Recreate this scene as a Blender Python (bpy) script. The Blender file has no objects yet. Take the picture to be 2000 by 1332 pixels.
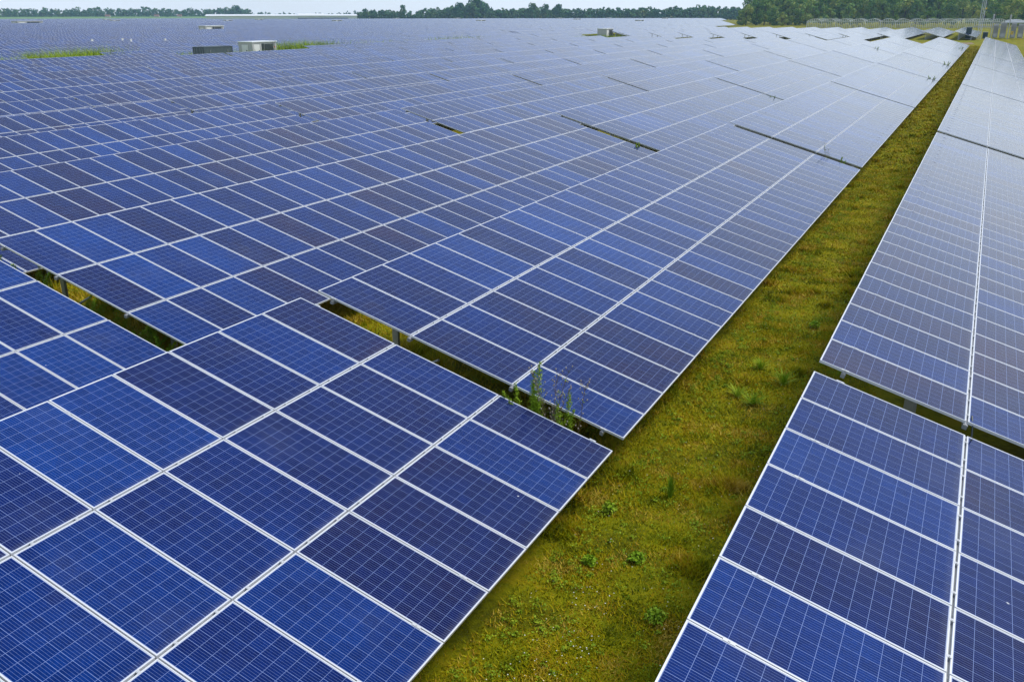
import bpy, math, random
import numpy as np
from mathutils import Matrix, Vector

random.seed(7)
RNG = np.random.default_rng(11)
S = bpy.context.scene
COL = S.collection
R = math.radians

# ---------------------------------------------------------------- camera, sky, sun, exposure
cam = bpy.data.cameras.new('camera')
cam_o = bpy.data.objects.new('camera', cam)
COL.objects.link(cam_o)
cam.sensor_width = 36
cam.lens = 1733.9 / 2000 * 36
cam.clip_start = 0.3
cam.clip_end = 20000
CZ = 7.23
az, pit, roll = R(27.221), R(20.186), R(-0.11)
fwd = Vector((-math.sin(az) * math.cos(pit), math.cos(az) * math.cos(pit), -math.sin(pit)))
right = Vector((math.cos(az), math.sin(az), 0))
up = right.cross(fwd)
r2 = right * math.cos(roll) + up * math.sin(roll)
u2 = up * math.cos(roll) - right * math.sin(roll)
M = Matrix((r2, u2, -fwd)).transposed().to_4x4()
M.translation = Vector((0, 0, CZ))
cam_o.matrix_world = M
S.camera = cam_o

SUN_EL, SUN_AZ = R(56), R(46)          # azimuth measured clockwise from +Y
world = bpy.data.worlds.new('World')
S.world = world
world.use_nodes = True
wn = world.node_tree
sky = wn.nodes.new('ShaderNodeTexSky')
sky.sky_type = 'NISHITA'
sky.sun_disc = False
sky.sun_elevation = SUN_EL
sky.sun_rotation = SUN_AZ
sky.air_density = 1.0
sky.dust_density = 0.8
sky.ozone_density = 1.0
bg = wn.nodes['Background']
bg.inputs['Strength'].default_value = 0.13
# thin bright cloud veil over the blue sky, thicker towards the horizon
tcw = wn.nodes.new('ShaderNodeTexCoord')
sxw = wn.nodes.new('ShaderNodeSeparateXYZ')
wn.links.new(tcw.outputs['Generated'], sxw.inputs[0])
mr = wn.nodes.new('ShaderNodeMapRange')
mr.inputs[1].default_value = 0.0
mr.inputs[2].default_value = 0.50
mr.inputs[3].default_value = 0.92
mr.inputs[4].default_value = 0.12
wn.links.new(sxw.outputs[2], mr.inputs[0])
mpw = wn.nodes.new('ShaderNodeMapping')
mpw.inputs['Scale'].default_value = (1.2, 1.2, 5)
wn.links.new(tcw.outputs['Generated'], mpw.inputs[0])
nzw = wn.nodes.new('ShaderNodeTexNoise')
nzw.inputs['Scale'].default_value = 2.2
nzw.inputs['Detail'].default_value = 5
wn.links.new(mpw.outputs[0], nzw.inputs['Vector'])
maw = wn.nodes.new('ShaderNodeMath'); maw.operation = 'MULTIPLY_ADD'
wn.links.new(nzw.outputs[0], maw.inputs[0])
maw.inputs[1].default_value = 0.5
wn.links.new(mr.outputs[0], maw.inputs[2])
sbw = wn.nodes.new('ShaderNodeMath'); sbw.operation = 'SUBTRACT'; sbw.use_clamp = True
wn.links.new(maw.outputs[0], sbw.inputs[0])
sbw.inputs[1].default_value = 0.25
mxw = wn.nodes.new('ShaderNodeMix'); mxw.data_type = 'RGBA'
wn.links.new(sbw.outputs[0], mxw.inputs[0])
wn.links.new(sky.outputs[0], mxw.inputs[6])
mxw.inputs[7].default_value = (5.9, 6.4, 7.0, 1)
wn.links.new(mxw.outputs[2], bg.inputs[0])
sun = bpy.data.lights.new('sun', 'SUN')
sun.energy = 2.1
sun.angle = R(20)
sun.color = (1.0, 0.96, 0.9)
sun_o = bpy.data.objects.new('sun', sun)
COL.objects.link(sun_o)
sd = Vector((math.sin(SUN_AZ) * math.cos(SUN_EL), math.cos(SUN_AZ) * math.cos(SUN_EL), math.sin(SUN_EL)))
sun_o.rotation_euler = sd.to_track_quat('Z', 'Y').to_euler()
S.view_settings.view_transform = 'Standard'
S.view_settings.look = 'None'
S.view_settings.exposure = 0.45
S.view_settings.gamma = 1
S.cycles.volume_bounces = 0
S.cycles.max_bounces = 6
S.cycles.transparent_max_bounces = 8

# ---------------------------------------------------------------- node helpers
class NT:
    def __init__(self, name):
        self.m = bpy.data.materials.new(name)
        self.m.use_nodes = True
        self.t = self.m.node_tree
        self.p = self.t.nodes['Principled BSDF']
    def n(self, typ, **kw):
        nd = self.t.nodes.new(typ)
        for k, v in kw.items():
            setattr(nd, k, v)
        return nd
    def link(self, a, b):
        self.t.links.new(a, b)
    def setin(self, sock, v):
        if isinstance(v, bpy.types.NodeSocket):
            self.link(v, sock)
        elif v is not None:
            sock.default_value = v
    def math(self, op, a, b=None, c=None):
        nd = self.n('ShaderNodeMath', operation=op)
        for i, v in enumerate((a, b, c)):
            self.setin(nd.inputs[i], v)
        return nd.outputs[0]
    def mix(self, f, a, b):
        nd = self.n('ShaderNodeMix', data_type='RGBA')
        self.setin(nd.inputs[0], f)
        self.setin(nd.inputs[6], a)
        self.setin(nd.inputs[7], b)
        return nd.outputs[2]
    def noise(self, vec, scale, detail=3, rough=0.5):
        nd = self.n('ShaderNodeTexNoise')
        self.setin(nd.inputs['Vector'], vec)
        nd.inputs['Scale'].default_value = scale
        nd.inputs['Detail'].default_value = detail
        nd.inputs['Roughness'].default_value = rough
        return nd.outputs[0]
    def ramp(self, f, stops):
        nd = self.n('ShaderNodeValToRGB')
        self.link(f, nd.inputs[0])
        els = nd.color_ramp.elements
        while len(els) < len(stops):
            els.new(0.5)
        for e, (p, c) in zip(els, stops):
            e.position = p
            e.color = c if len(c) == 4 else (*c, 1)
        return nd.outputs[0]
    def smooth(self, v, lo, hi):
        nd = self.n('ShaderNodeMapRange', interpolation_type='SMOOTHSTEP')
        self.link(v, nd.inputs[0])
        nd.inputs[1].default_value = lo
        nd.inputs[2].default_value = hi
        return nd.outputs[0]
    def pos(self):
        return self.n('ShaderNodeNewGeometry').outputs['Position']

def c4(c):
    return (c[0], c[1], c[2], 1)

def plain(name, col, rough=0.6, metal=0.0, var=0.12, scale=3.0, bump=0.0):
    k = NT(name)
    tc = k.n('ShaderNodeTexCoord').outputs['Object']
    f = k.noise(tc, scale, 4)
    a = tuple(max(0, x * (1 - var)) for x in col)
    b = tuple(min(1, x * (1 + var)) for x in col)
    k.link(k.mix(f, c4(a), c4(b)), k.p.inputs['Base Color'])
    k.p.inputs['Roughness'].default_value = rough
    k.p.inputs['Metallic'].default_value = metal
    if bump:
        bn = k.n('ShaderNodeBump')
        bn.inputs['Strength'].default_value = bump
        k.link(f, bn.inputs['Height'])
        k.link(bn.outputs[0], k.p.inputs['Normal'])
    return k.m

# table geometry (metres)
TH = R(15.35)
B = 2.084           # module pitch up the slope
A = 1.012           # module pitch along the row
ML, MW = 2.056, 0.994
NM = 29
X0, P = -4.276, 8.527
PERIOD = NM * A + 0.47
DX = {-1: .25, 0: 0, 1: -.19, 2: -.68, 3: -.64, 4: -.3, 5: -.07, 6: .4, 7: .35, 8: .3, 9: .3, 10: .2, 11: .15}
DZ = {-1: .113, 0: .049, 1: .132, 2: .005, 3: -.026, 4: -.12, 5: -.204, 6: -.282, 7: -.27, 8: -.25, 9: -.24, 10: -.22, 11: -.212}

# ---------------------------------------------------------------- materials
def cell_material(name, frame_in_shader):
    k = NT(name)
    uv = k.n('ShaderNodeUVMap')
    sx = k.n('ShaderNodeSeparateXYZ')
    k.link(uv.outputs[0], sx.inputs[0])
    U, V = sx.outputs[0], sx.outputs[1]
    qx = k.math('DIVIDE', U, B)
    qy = k.math('DIVIDE', V, A)
    ix, iy = k.math('FLOOR', qx), k.math('FLOOR', qy)
    ux = k.math('MULTIPLY', k.math('FRACT', qx), B)
    uy = k.math('MULTIPLY', k.math('FRACT', qy), A)
    m = 0.022
    cx = k.math('MULTIPLY', k.math('SUBTRACT', ux, m), 12 / (ML - 2 * m))
    cy = k.math('MULTIPLY', k.math('SUBTRACT', uy, m), 6 / (MW - 2 * m))
    def line(v, half):      # 1 on lines at integers of v
        d = k.math('ABSOLUTE', k.math('SUBTRACT', k.math('FRACT', k.math('ADD', v, 0.5)), 0.5))
        return k.math('LESS_THAN', d, half)
    gx = line(cx, 0.012)
    gy = line(cy, 0.016)
    bus = line(k.math('MULTIPLY', k.math('SUBTRACT', cy, 0.0), 5.0), 0.045)
    bus = k.math('MULTIPLY', bus, 0.66)
    lines = k.math('MAXIMUM', k.math('MAXIMUM', gx, gy), bus)
    # outside of cells: white backsheet margin
    out = k.math('MAXIMUM', k.math('LESS_THAN', cx, -0.02), k.math('GREATER_THAN', cx, 12.02))
    out = k.math('MAXIMUM', out, k.math('LESS_THAN', cy, -0.02))
    out = k.math('MAXIMUM', out, k.math('GREATER_THAN', cy, 6.02))
    # random values per module and per cell
    oi = k.n('ShaderNodeObjectInfo')
    cv = k.n('ShaderNodeCombineXYZ')
    k.link(ix, cv.inputs[0]); k.link(iy, cv.inputs[1])
    k.link(k.math('MULTIPLY', oi.outputs['Random'], 917.3), cv.inputs[2])
    wn_ = k.n('ShaderNodeTexWhiteNoise')
    k.link(cv.outputs[0], wn_.inputs['Vector'])
    modr = wn_.outputs['Value']
    modc = k.n('ShaderNodeSeparateColor')
    k.link(wn_.outputs['Color'], modc.inputs[0])
    cc = k.n('ShaderNodeCombineXYZ')
    k.link(k.math('ADD', k.math('FLOOR', cx), k.math('MULTIPLY', modr, 371.0)), cc.inputs[0])
    k.link(k.math('ADD', k.math('FLOOR', cy), k.math('MULTIPLY', modc.outputs[1], 211.0)), cc.inputs[1])
    k.link(modr, cc.inputs[2])
    wc = k.n('ShaderNodeTexWhiteNoise')
    k.link(cc.outputs[0], wc.inputs['Vector'])
    cellr = wc.outputs['Value']
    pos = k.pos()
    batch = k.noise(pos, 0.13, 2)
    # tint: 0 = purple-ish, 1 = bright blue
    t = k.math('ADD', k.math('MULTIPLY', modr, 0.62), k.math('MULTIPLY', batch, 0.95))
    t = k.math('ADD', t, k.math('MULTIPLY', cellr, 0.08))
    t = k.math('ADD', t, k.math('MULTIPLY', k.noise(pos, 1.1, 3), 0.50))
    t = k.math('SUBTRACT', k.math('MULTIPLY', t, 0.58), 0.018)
    # purple view-angle sheen painted into the tint: right hand row, tables behind first gap
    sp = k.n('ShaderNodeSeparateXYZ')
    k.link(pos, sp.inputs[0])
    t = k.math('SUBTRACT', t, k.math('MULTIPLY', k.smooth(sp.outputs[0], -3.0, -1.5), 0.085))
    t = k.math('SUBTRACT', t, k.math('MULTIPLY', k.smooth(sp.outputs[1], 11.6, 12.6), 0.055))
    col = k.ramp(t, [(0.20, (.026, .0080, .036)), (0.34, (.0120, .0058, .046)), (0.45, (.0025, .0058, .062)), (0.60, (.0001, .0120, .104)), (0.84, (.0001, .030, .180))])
    vor = k.n('ShaderNodeTexVoronoi')
    k.link(pos, vor.inputs['Vector'])
    vor.inputs['Scale'].default_value = 38
    vs = k.n('ShaderNodeSeparateColor')
    k.link(vor.outputs['Color'], vs.inputs[0])
    g = k.math('ADD', k.math('MULTIPLY', vs.outputs[0], 0.26), k.math('MULTIPLY', cellr, 0.14))
    g = k.math('ADD', g, 0.80)
    br = k.n('ShaderNodeVectorMath', operation='SCALE')
    k.link(col, br.inputs[0]); k.link(g, br.inputs['Scale'])
    # lines
    c = k.mix(k.math('MULTIPLY', lines, 0.62), br.outputs[0], (.30, .40, .70, 1))
    dn = k.noise(pos, 5.0, 4)
    edge = k.math('SUBTRACT', 1.0, k.smooth(ux, 0.02, 0.11))
    dust = k.math('ADD', k.math('MULTIPLY', edge, k.math('MULTIPLY', dn, 0.16)), k.math('MULTIPLY', k.smooth(k.noise(pos, 0.9, 5), 0.52, 0.80), 0.05))
    c = k.mix(dust, c, (.30, .30, .28, 1))
    c = k.mix(out, c, (.66, .68, .70, 1))
    # bird droppings and dirt, sparse
    v2 = k.n('ShaderNodeTexVoronoi')
    k.link(pos, v2.inputs['Vector'])
    v2.inputs['Scale'].default_value = 1.1
    spot = k.math('LESS_THAN', k.math('ADD', v2.outputs['Distance'], k.math('MULTIPLY', k.noise(pos, 40, 2), 0.02)), 0.026)
    c = k.mix(k.math('MULTIPLY', spot, 0.75), c, (.6, .62, .62, 1))
    rough = k.math('ADD', 0.07, k.math('MULTIPLY', k.noise(pos, 2.2, 4), 0.10))
    if frame_in_shader:
        fr = k.math('MAXIMUM', k.math('LESS_THAN', ux, 0.013), k.math('GREATER_THAN', ux, ML - 0.013))
        fr = k.math('MAXIMUM', fr, k.math('LESS_THAN', uy, 0.013))
        fr = k.math('MAXIMUM', fr, k.math('GREATER_THAN', uy, MW - 0.013))
        gap = k.math('MAXIMUM', k.math('GREATER_THAN', ux, ML), k.math('GREATER_THAN', uy, MW))
        c = k.mix(fr, c, (.66, .67, .68, 1))
        c = k.mix(gap, c, (.10, .10, .10, 1))
        rough = k.math('MAXIMUM', rough, k.math('MULTIPLY', fr, 0.4))
    k.link(c, k.p.inputs['Base Color'])
    k.link(rough, k.p.inputs['Roughness'])
    k.p.inputs['IOR'].default_value = 1.29
    return k.m

MAT = {}
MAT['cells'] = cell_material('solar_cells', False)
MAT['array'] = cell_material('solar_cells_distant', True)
MAT['frame'] = plain('anodised_aluminium_frame', (.68, .69, .70), 0.42, 0.15, 0.04, 2)
MAT['backsheet'] = plain('white_backsheet', (.5, .5, .5), 0.7)
MAT['steel'] = plain('galvanised_steel', (.42, .44, .45), 0.45, 0.55, 0.2, 9)
MAT['rail'] = plain('aluminium_rail', (.34, .35, .35), 0.45, 0.3, 0.15, 6)
MAT['clamp'] = plain('clamp_metal', (.56, .57, .57), 0.45, 0.3, 0.05, 6)
MAT['mast'] = plain('pale_steel', (.55, .57, .58), 0.5, 0.3, 0.1, 6)
MAT['container'] = plain('dark_grey_painted_steel', (.085, .112, .122), 0.5, 0.1, 0.15, 1.2)
MAT['concrete'] = plain('light_grey_render', (.50, .50, .48), 0.8, 0, 0.12, 1.5)
MAT['white'] = plain('white_paint', (.78, .78, .74), 0.5, 0, 0.04, 1)
MAT['dark'] = plain('dark_louvre_metal', (.035, .045, .045), 0.5, 0.2)
MAT['louvre'] = plain('grey_louvre_metal', (.10, .12, .12), 0.5, 0.3)
MAT['red'] = plain('red_sign_paint', (.5, .05, .03), 0.5)
MAT['yellow'] = plain('yellow_sign_paint', (.8, .55, .03), 0.5)
MAT['green_box'] = plain('dark_green_paint', (.02, .05, .045), 0.5)
MAT['bark'] = plain('bark', (.09, .07, .05), 0.9)
MAT['roofwhite'] = plain('white_roof_sheet', (.80, .82, .82), 0.5, 0, 0.03, 0.1)
MAT['wallpale'] = plain('pale_green_wall_sheet', (.62, .70, .64), 0.6, 0, 0.04, 0.1)
MAT['straw'] = plain('straw_yellow_plants', (.85, .62, .06), 0.9, 0, 0.5, 0.6)
MAT['redroof'] = plain('red_roof_tiles', (.22, .11, .08), 0.8)
MAT['brick'] = plain('pale_house_wall', (.5, .42, .36), 0.8)

def film_mat():
    k = NT('greenhouse_film')
    k.p.inputs['Base Color'].default_value = (.62, .68, .64, 1)
    k.p.inputs['Roughness'].default_value = 0.35
    k.p.inputs['Alpha'].default_value = 0.22
    return k.m
MAT['film'] = film_mat()

def leaf_mat(name, stops, rough=0.6, patch=0.12, amp=1.0):
    k = NT(name)
    gi = k.n('ShaderNodeNewGeometry')
    oi = k.n('ShaderNodeObjectInfo')
    f = k.math('MULTIPLY', gi.outputs['Random Per Island'], 0.42)
    f = k.math('ADD', f, k.math('MULTIPLY', oi.outputs['Random'], 0.22))
    f = k.math('ADD', f, k.math('MULTIPLY', k.noise(gi.outputs['Position'], patch, 3), 0.62 * amp))
    f = k.math('SUBTRACT', f, 0.10 + 0.31 * (amp - 1))
    k.link(k.ramp(f, stops), k.p.inputs['Base Color'])
    k.p.inputs['Roughness'].default_value = rough
    k.p.inputs['Specular IOR Level'].default_value = 0.08
    return k.m
MAT['tree_leaf'] = leaf_mat('deciduous_leaves', [(0.08, (.022, .075, .026)), (0.34, (.075, .185, .038)), (0.56, (.18, .30, .050)), (0.82, (.42, .42, .08))], patch=0.1, amp=1.5)
MAT['far_leaf'] = leaf_mat('distant_leaves', [(0.10, (.014, .075, .036)), (0.42, (.040, .140, .055)), (0.72, (.115, .230, .060)), (0.95, (.28, .25, .07))], patch=0.06, amp=1.4)
MAT['weed_leaf'] = leaf_mat('weed_leaves', [(0.12, (.10, .17, .008)), (0.45, (.20, .31, .014)), (0.75, (.33, .42, .024)), (0.97, (.46, .38, .04))], patch=2.0)
MAT['grass_leaf'] = leaf_mat('grass_blades', [(0.05, (.026, .042, .001)), (0.22, (.105, .145, .001)), (0.40, (.28, .30, .002)), (0.58, (.42, .35, .003)), (0.76, (.38, .23, .008)), (0.90, (.62, .46, .07))], patch=1.5, amp=2.5)
MAT['tuft_leaf'] = leaf_mat('pale_green_leaves', [(0.1, (.10, .20, .006)), (0.5, (.22, .36, .015)), (0.9, (.42, .48, .05))], patch=2.0)
MAT['dry_stem'] = plain('dry_brown_stems', (.14, .10, .05), 0.8)
MAT['seed'] = plain('pale_seed_heads', (.40, .34, .26), 0.9)
MAT['flower'] = plain('white_flower_petals', (.80, .80, .68), 0.6)
MAT['purple'] = plain('purple_flower_petals', (.30, .10, .35), 0.6)

def ground_mat():
    k = NT('meadow_ground')
    p = k.pos()
    big = k.noise(p, 0.05, 3)
    mid = k.math('ADD', k.math('MULTIPLY', k.math('SUBTRACT', k.noise(p, 0.9, 5, 0.6), 0.5), 1.5), 0.5)
    fin = k.noise(p, 9.0, 6, 0.7)
    f = k.math('ADD', k.math('MULTIPLY', mid, 0.55), k.math('MULTIPLY', fin, 0.45))
    c = k.ramp(f, [(0.28, (.016, .014, .002)), (0.42, (.060, .058, .002)), (0.54, (.21, .205, .003)), (0.64, (.31, .24, .005)), (0.78, (.38, .26, .02))])
    c2 = k.ramp(big, [(0.35, (.19, .24, .006)), (0.65, (.34, .27, .008))])
    c = k.mix(0.3, c, c2)
    k.link(c, k.p.inputs['Base Color'])
    k.p.inputs['Roughness'].default_value = 1.0
    k.p.inputs['Specular IOR Level'].default_value = 0.1
    b = k.n('ShaderNodeBump')
    b.inputs['Strength'].default_value = 0.9
    b.inputs['Distance'].default_value = 0.06
    k.link(fin, b.inputs['Height'])
    k.link(b.outputs[0], k.p.inputs['Normal'])
    return k.m
MAT['ground'] = ground_mat()
MAT['crop'] = plain('green_crop_field', (.13, .25, .05), 1.0, 0, 0.25, 0.01)
MAT['dirt'] = plain('dry_dirt', (.22, .15, .08), 1.0, 0, 0.3, 0.6)

# ---------------------------------------------------------------- mesh helpers
class MB:
    def __init__(self):
        self.v, self.f, self.mi, self.uv = [], [], [], {}
    def quad(self, pts, mi=0, uv=None):
        b = len(self.v)
        self.v += [tuple(p) for p in pts]
        self.f.append(tuple(range(b, b + len(pts))))
        self.mi.append(mi)
        if uv:
            self.uv[len(self.f) - 1] = uv
    def box(self, x0, x1, y0, y1, z0, z1, mi=0, m=None):
        c = [(x0, y0, z0), (x1, y0, z0), (x1, y1, z0), (x0, y1, z0), (x0, y0, z1), (x1, y0, z1), (x1, y1, z1), (x0, y1, z1)]
        if m is not None:
            c = [tuple(m @ Vector(p)) for p in c]
        b = len(self.v)
        self.v += c
        for q in ((0, 3, 2, 1), (4, 5, 6, 7), (0, 1, 5, 4), (1, 2, 6, 5), (2, 3, 7, 6), (3, 0, 4, 7)):
            self.f.append(tuple(b + i for i in q))
            self.mi.append(mi)
    def tube(self, pts, rad, n=6, mi=0):
        pts = [Vector(p) for p in pts]
        if not isinstance(rad, (list, tuple)):
            rad = [rad] * len(pts)
        b = len(self.v)
        for i, p in enumerate(pts):
            d = (pts[min(i + 1, len(pts) - 1)] - pts[max(i - 1, 0)]).normalized()
            a = d.orthogonal().normalized()
            c = d.cross(a)
            for k in range(n):
                t = 2 * math.pi * k / n
                self.v.append(tuple(p + (a * math.cos(t) + c * math.sin(t)) * rad[i]))
        for i in range(len(pts) - 1):
            for k in range(n):
                self.f.append((b + i * n + k, b + i * n + (k + 1) % n, b + (i + 1) * n + (k + 1) % n, b + (i + 1) * n + k))
                self.mi.append(mi)
        self.f.append(tuple(b + k for k in range(n))[::-1]); self.mi.append(mi)
        self.f.append(tuple(b + (len(pts) - 1) * n + k for k in range(n))); self.mi.append(mi)
    def mesh(self, name, mats):
        me = bpy.data.meshes.new(name)
        me.from_pydata(self.v, [], self.f)
        for m in mats:
            me.materials.append(m)
        me.polygons.foreach_set('material_index', self.mi)
        if self.uv:
            ul = me.uv_layers.new(name='UVMap')
            data = ul.data
            for fi, uvs in self.uv.items():
                ls = me.polygons[fi].loop_start
                for j, q in enumerate(uvs):
                    data[ls + j].uv = q
        me.update()
        return me

def link(name, me, parent=None, loc=(0, 0, 0), rot=(0, 0, 0)):
    o = bpy.data.objects.new(name, me)
    COL.objects.link(o)
    o.location = loc
    o.rotation_euler = rot
    if parent is not None:
        o.parent = parent
    return o

def tag(o, label=None, cat=None, group=None, kind=None):
    if label: o['label'] = label
    if cat: o['category'] = cat
    if group: o['group'] = group
    if kind: o['kind'] = kind
    return o

def tri_mesh(name, V, mats, nper, quads=False, mi=None):
    """V: (n, nper, 3) array of separate polygons"""
    n = V.shape[0]
    me = bpy.data.meshes.new(name)
    me.vertices.add(n * nper)
    me.vertices.foreach_set('co', V.reshape(-1).astype(np.float32))
    me.loops.add(n * nper)
    me.loops.foreach_set('vertex_index', np.arange(n * nper, dtype=np.int32))
    me.polygons.add(n)
    me.polygons.foreach_set('loop_start', np.arange(0, n * nper, nper, dtype=np.int32))
    me.polygons.foreach_set('loop_total', np.full(n, nper, dtype=np.int32))
    for m in mats:
        me.materials.append(m)
    if mi is not None:
        me.polygons.foreach_set('material_index', mi)
    me.update(calc_edges=True)
    return me

F = 1733.9
def project(X, Y, Z):
    """photograph pixel of a world point, used only to skip what lies far outside the view"""
    d = Vector((X, Y, Z - CZ))
    w = d.dot(fwd)
    if w < 0.5:
        return None
    return 1000 + F * d.dot(r2) / w, 666 - F * d.dot(u2) / w

def ORD(n):
    names = ['zeroth', 'first', 'second', 'third', 'fourth', 'fifth', 'sixth', 'seventh', 'eighth', 'ninth', 'tenth', 'eleventh', 'twelfth', 'thirteenth', 'fourteenth', 'fifteenth', 'sixteenth', 'seventeenth', 'eighteenth', 'nineteenth', 'twentieth', 'twenty-first', 'twenty-second', 'twenty-third', 'twenty-fourth', 'twenty-fifth', 'twenty-sixth', 'twenty-seventh', 'twenty-eighth', 'twenty-ninth', 'thirtieth']
    return names[n]

# ---------------------------------------------------------------- ground
g = MB()
g.quad([(-9000, -400, 0), (6000, -400, 0), (6000, 14000, 0), (-9000, 14000, 0)])
tag(link('ground', g.mesh('ground', [MAT['ground']])), 'flat grassy ground with moss and yellowed grass', None, None, 'structure')
g = MB()
g.quad([(-1287, 771, .01), (-1053, 1068, .01), (-1780, 1896, 7.4), (-2256, 1293, 7.4)])
tag(link('crop_field', g.mesh('crop_field', [MAT['crop']])), 'bright green crop field in front of the far wood', None, None, 'structure')
g = MB()
pts = [(-20.5, 246, .004), (-14, 243.5, .004), (-9, 247, .004), (-4, 262, .004), (-5, 275, .004), (-12, 268, .004), (-19, 256, .004)]
g.quad(pts)
tag(link('dirt_path', g.mesh('dirt_path', [MAT['dirt']])), 'bare patch of dry earth beyond the first panel block', None, None, 'structure')

# ---------------------------------------------------------------- solar table parts
ROT = (0, -TH, math.pi)
ct, st = math.cos(TH), math.sin(TH)

def module_mesh():
    m = MB()
    t, h = 0.012, 0.040
    # frame: four bars
    m.box(0, ML, 0, t, -h, 0.0, 0)
    m.box(0, ML, MW - t, MW, -h, 0.0, 0)
    m.box(0, t, t, MW - t, -h, 0.0, 0)
    m.box(ML - t, ML, t, MW - t, -h, 0.0, 0)
    x0, x1, y0, y1 = t, ML - t, t, MW - t
    m.quad([(x0, y0, -.003), (x1, y0, -.003), (x1, y1, -.003), (x0, y1, -.003)], 1, [(x0, y0), (x1, y0), (x1, y1), (x0, y1)])
    m.quad([(x0, y1, -.010), (x1, y1, -.010), (x1, y0, -.010), (x0, y0, -.010)], 2)
    # junction box under the panel
    m.box(ML - .25, ML - .13, MW / 2 - .06, MW / 2 + .06, -.032, -.0102, 2)
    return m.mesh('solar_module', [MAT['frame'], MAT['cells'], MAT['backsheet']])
MOD = module_mesh()
LT = NM * A - (A - MW)

RAILS = [0.36, B - 0.014, 2 * B - 0.014, 3 * B - 0.40]
def rail_mesh(kind):
    m = MB()
    m.box(-.03, .03, -.06, LT + .06, -.105, -.042, 0)
    m.box(-.012, .012, -.06, LT + .06, -.0415, -.036, 0)
    for i in range(NM + 1):
        if kind == 'mid':       # clamps between the ends of modules, two per module
            if i < NM:
                for q in (0.22, 0.77):
                    m.box(-.022, .022, i * A + q - .018, i * A + q + .018, .0005, .004, 1)
                    m.box(-.007, .007, i * A + q - .01, i * A + q + .01, -.036, .010, 1)
        else:
            y = i * A - (A - MW) / 2
            m.box(-.055, .055, y - .020, y + .020, .0005, .0045, 1)
            m.box(-.01, .01, y - .008, y + .008, -.036, .010, 1)
    return m.mesh('mounting_rail', [MAT['rail'], MAT['clamp']])
RAIL_MID, RAIL_EDGE = rail_mesh('mid'), rail_mesh('edge')

def rafter_mesh():
    m = MB()
    m.box(.15, 3 * B - .2, -.03, .03, -.22, -.107, 0)
    m.box(.15, 3 * B - .2, -.045, -.0302, -.22, -.213, 0)
    return m.mesh('rafter', [MAT['steel']])
RAFTER = rafter_mesh()
def post_mesh(h):
    m = MB()
    m.box(-.06, .06, -.004, .004, 0, h)
    m.box(-.06, -.052, .0042, .06, 0, h)
    m.box(.052, .06, .0042, .06, 0, h)
    return m.mesh('post', [MAT['steel']])
def strut_mesh(dx, dz):
    m = MB()
    m.tube([(0, 0, 0), (dx, 0, dz)], .025, 6)
    return m.mesh('brace', [MAT['steel']])
S_FRONT, S_REAR = 1.55, 4.95
POSTS = {}
BRACE = strut_mesh(-.94, -.50)

def slope_pt(s):            # local X, local Z offset of slope coordinate s
    return -s * ct, s * st

def table_root(name, xl, y0, zl, label, group):
    e = bpy.data.objects.new(name, None)
    e.empty_display_size = 0.5
    COL.objects.link(e)
    e.location = (xl, y0, 0)
    tag(e, label, 'solar table', group)
    return e

def build_table_full(xl, y0, zl, label, group):
    """origin at the near low corner on the ground; rows run along +Y"""
    root = table_root('solar_table', xl, y0, zl, label, group)
    k = round(zl, 3)
    if k not in POSTS:
        POSTS[k] = (post_mesh(zl + S_FRONT * st - .23), post_mesh(zl + S_REAR * st - .23))
    for j in range(3):
        dx, dz = slope_pt(j * B)
        for i in range(NM):
            link('solar_module', MOD, root, (dx + random.uniform(-.002, .002), (i + 1) * A - (A - MW), zl + dz + random.uniform(-.0015, .0015)), ROT)
    for n, s in enumerate(RAILS):
        dx, dz = slope_pt(s)
        link('mounting_rail', RAIL_MID if n in (1, 2) else RAIL_EDGE, root, (dx, LT, zl + dz), ROT)
    for q in range(8):
        y = 0.55 + q * (LT - 1.1) / 7
        link('rafter', RAFTER, root, (0, y, zl), ROT)
        for s, me in zip((S_FRONT, S_REAR), POSTS[k]):
            link('post', me, root, (slope_pt(s)[0], y + .06, 0))
        link('brace', BRACE, root, (slope_pt(S_REAR)[0] + 1.0, y - .03, zl + S_REAR * st - .27 - .55), (0, 0, 0))
    return root

def array_mesh(n_mod, with_sides=True):
    m = MB()
    L, Wd = 3 * B - (B - ML), n_mod * A - (A - MW)
    m.quad([(0, 0, 0), (L, 0, 0), (L, Wd, 0), (0, Wd, 0)], 0, [(0, 0), (L, 0), (L, Wd), (0, Wd)])
    h = -.05
    m.quad([(0, 0, h), (0, Wd, h), (L, Wd, h), (L, 0, h)], 1)
    m.quad([(0, 0, h), (L, 0, h), (L, 0, 0), (0, 0, 0)], 1)
    m.quad([(L, 0, h), (L, Wd, h), (L, Wd, 0), (L, 0, 0)], 2)
    m.quad([(L, Wd, h), (0, Wd, h), (0, Wd, 0), (L, Wd, 0)], 1)
    m.quad([(0, Wd, h), (0, 0, h), (0, 0, 0), (0, Wd, 0)], 2)
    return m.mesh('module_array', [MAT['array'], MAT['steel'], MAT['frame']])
ARR = {}
SUP = {}
def support_mesh(n_mod, zl):
    m = MB()
    Wd = n_mod * A
    nb = max(2, int(Wd / 4))
    for q in range(nb):
        y = .5 + q * (Wd - 1) / (nb - 1)
        for s in (S_FRONT, S_REAR):
            x, z = slope_pt(s)
            m.box(x - .06, x + .06, y - .05, y + .05, 0, zl + z - .06)
        a = Vector((slope_pt(.2)[0], y, zl + slope_pt(.2)[1] - .12)); b = Vector((slope_pt(6)[0], y, zl + slope_pt(6)[1] - .12))
        m.tube([a, b], .05, 4)
    return m.mesh('support_frame', [MAT['steel']])

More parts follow.
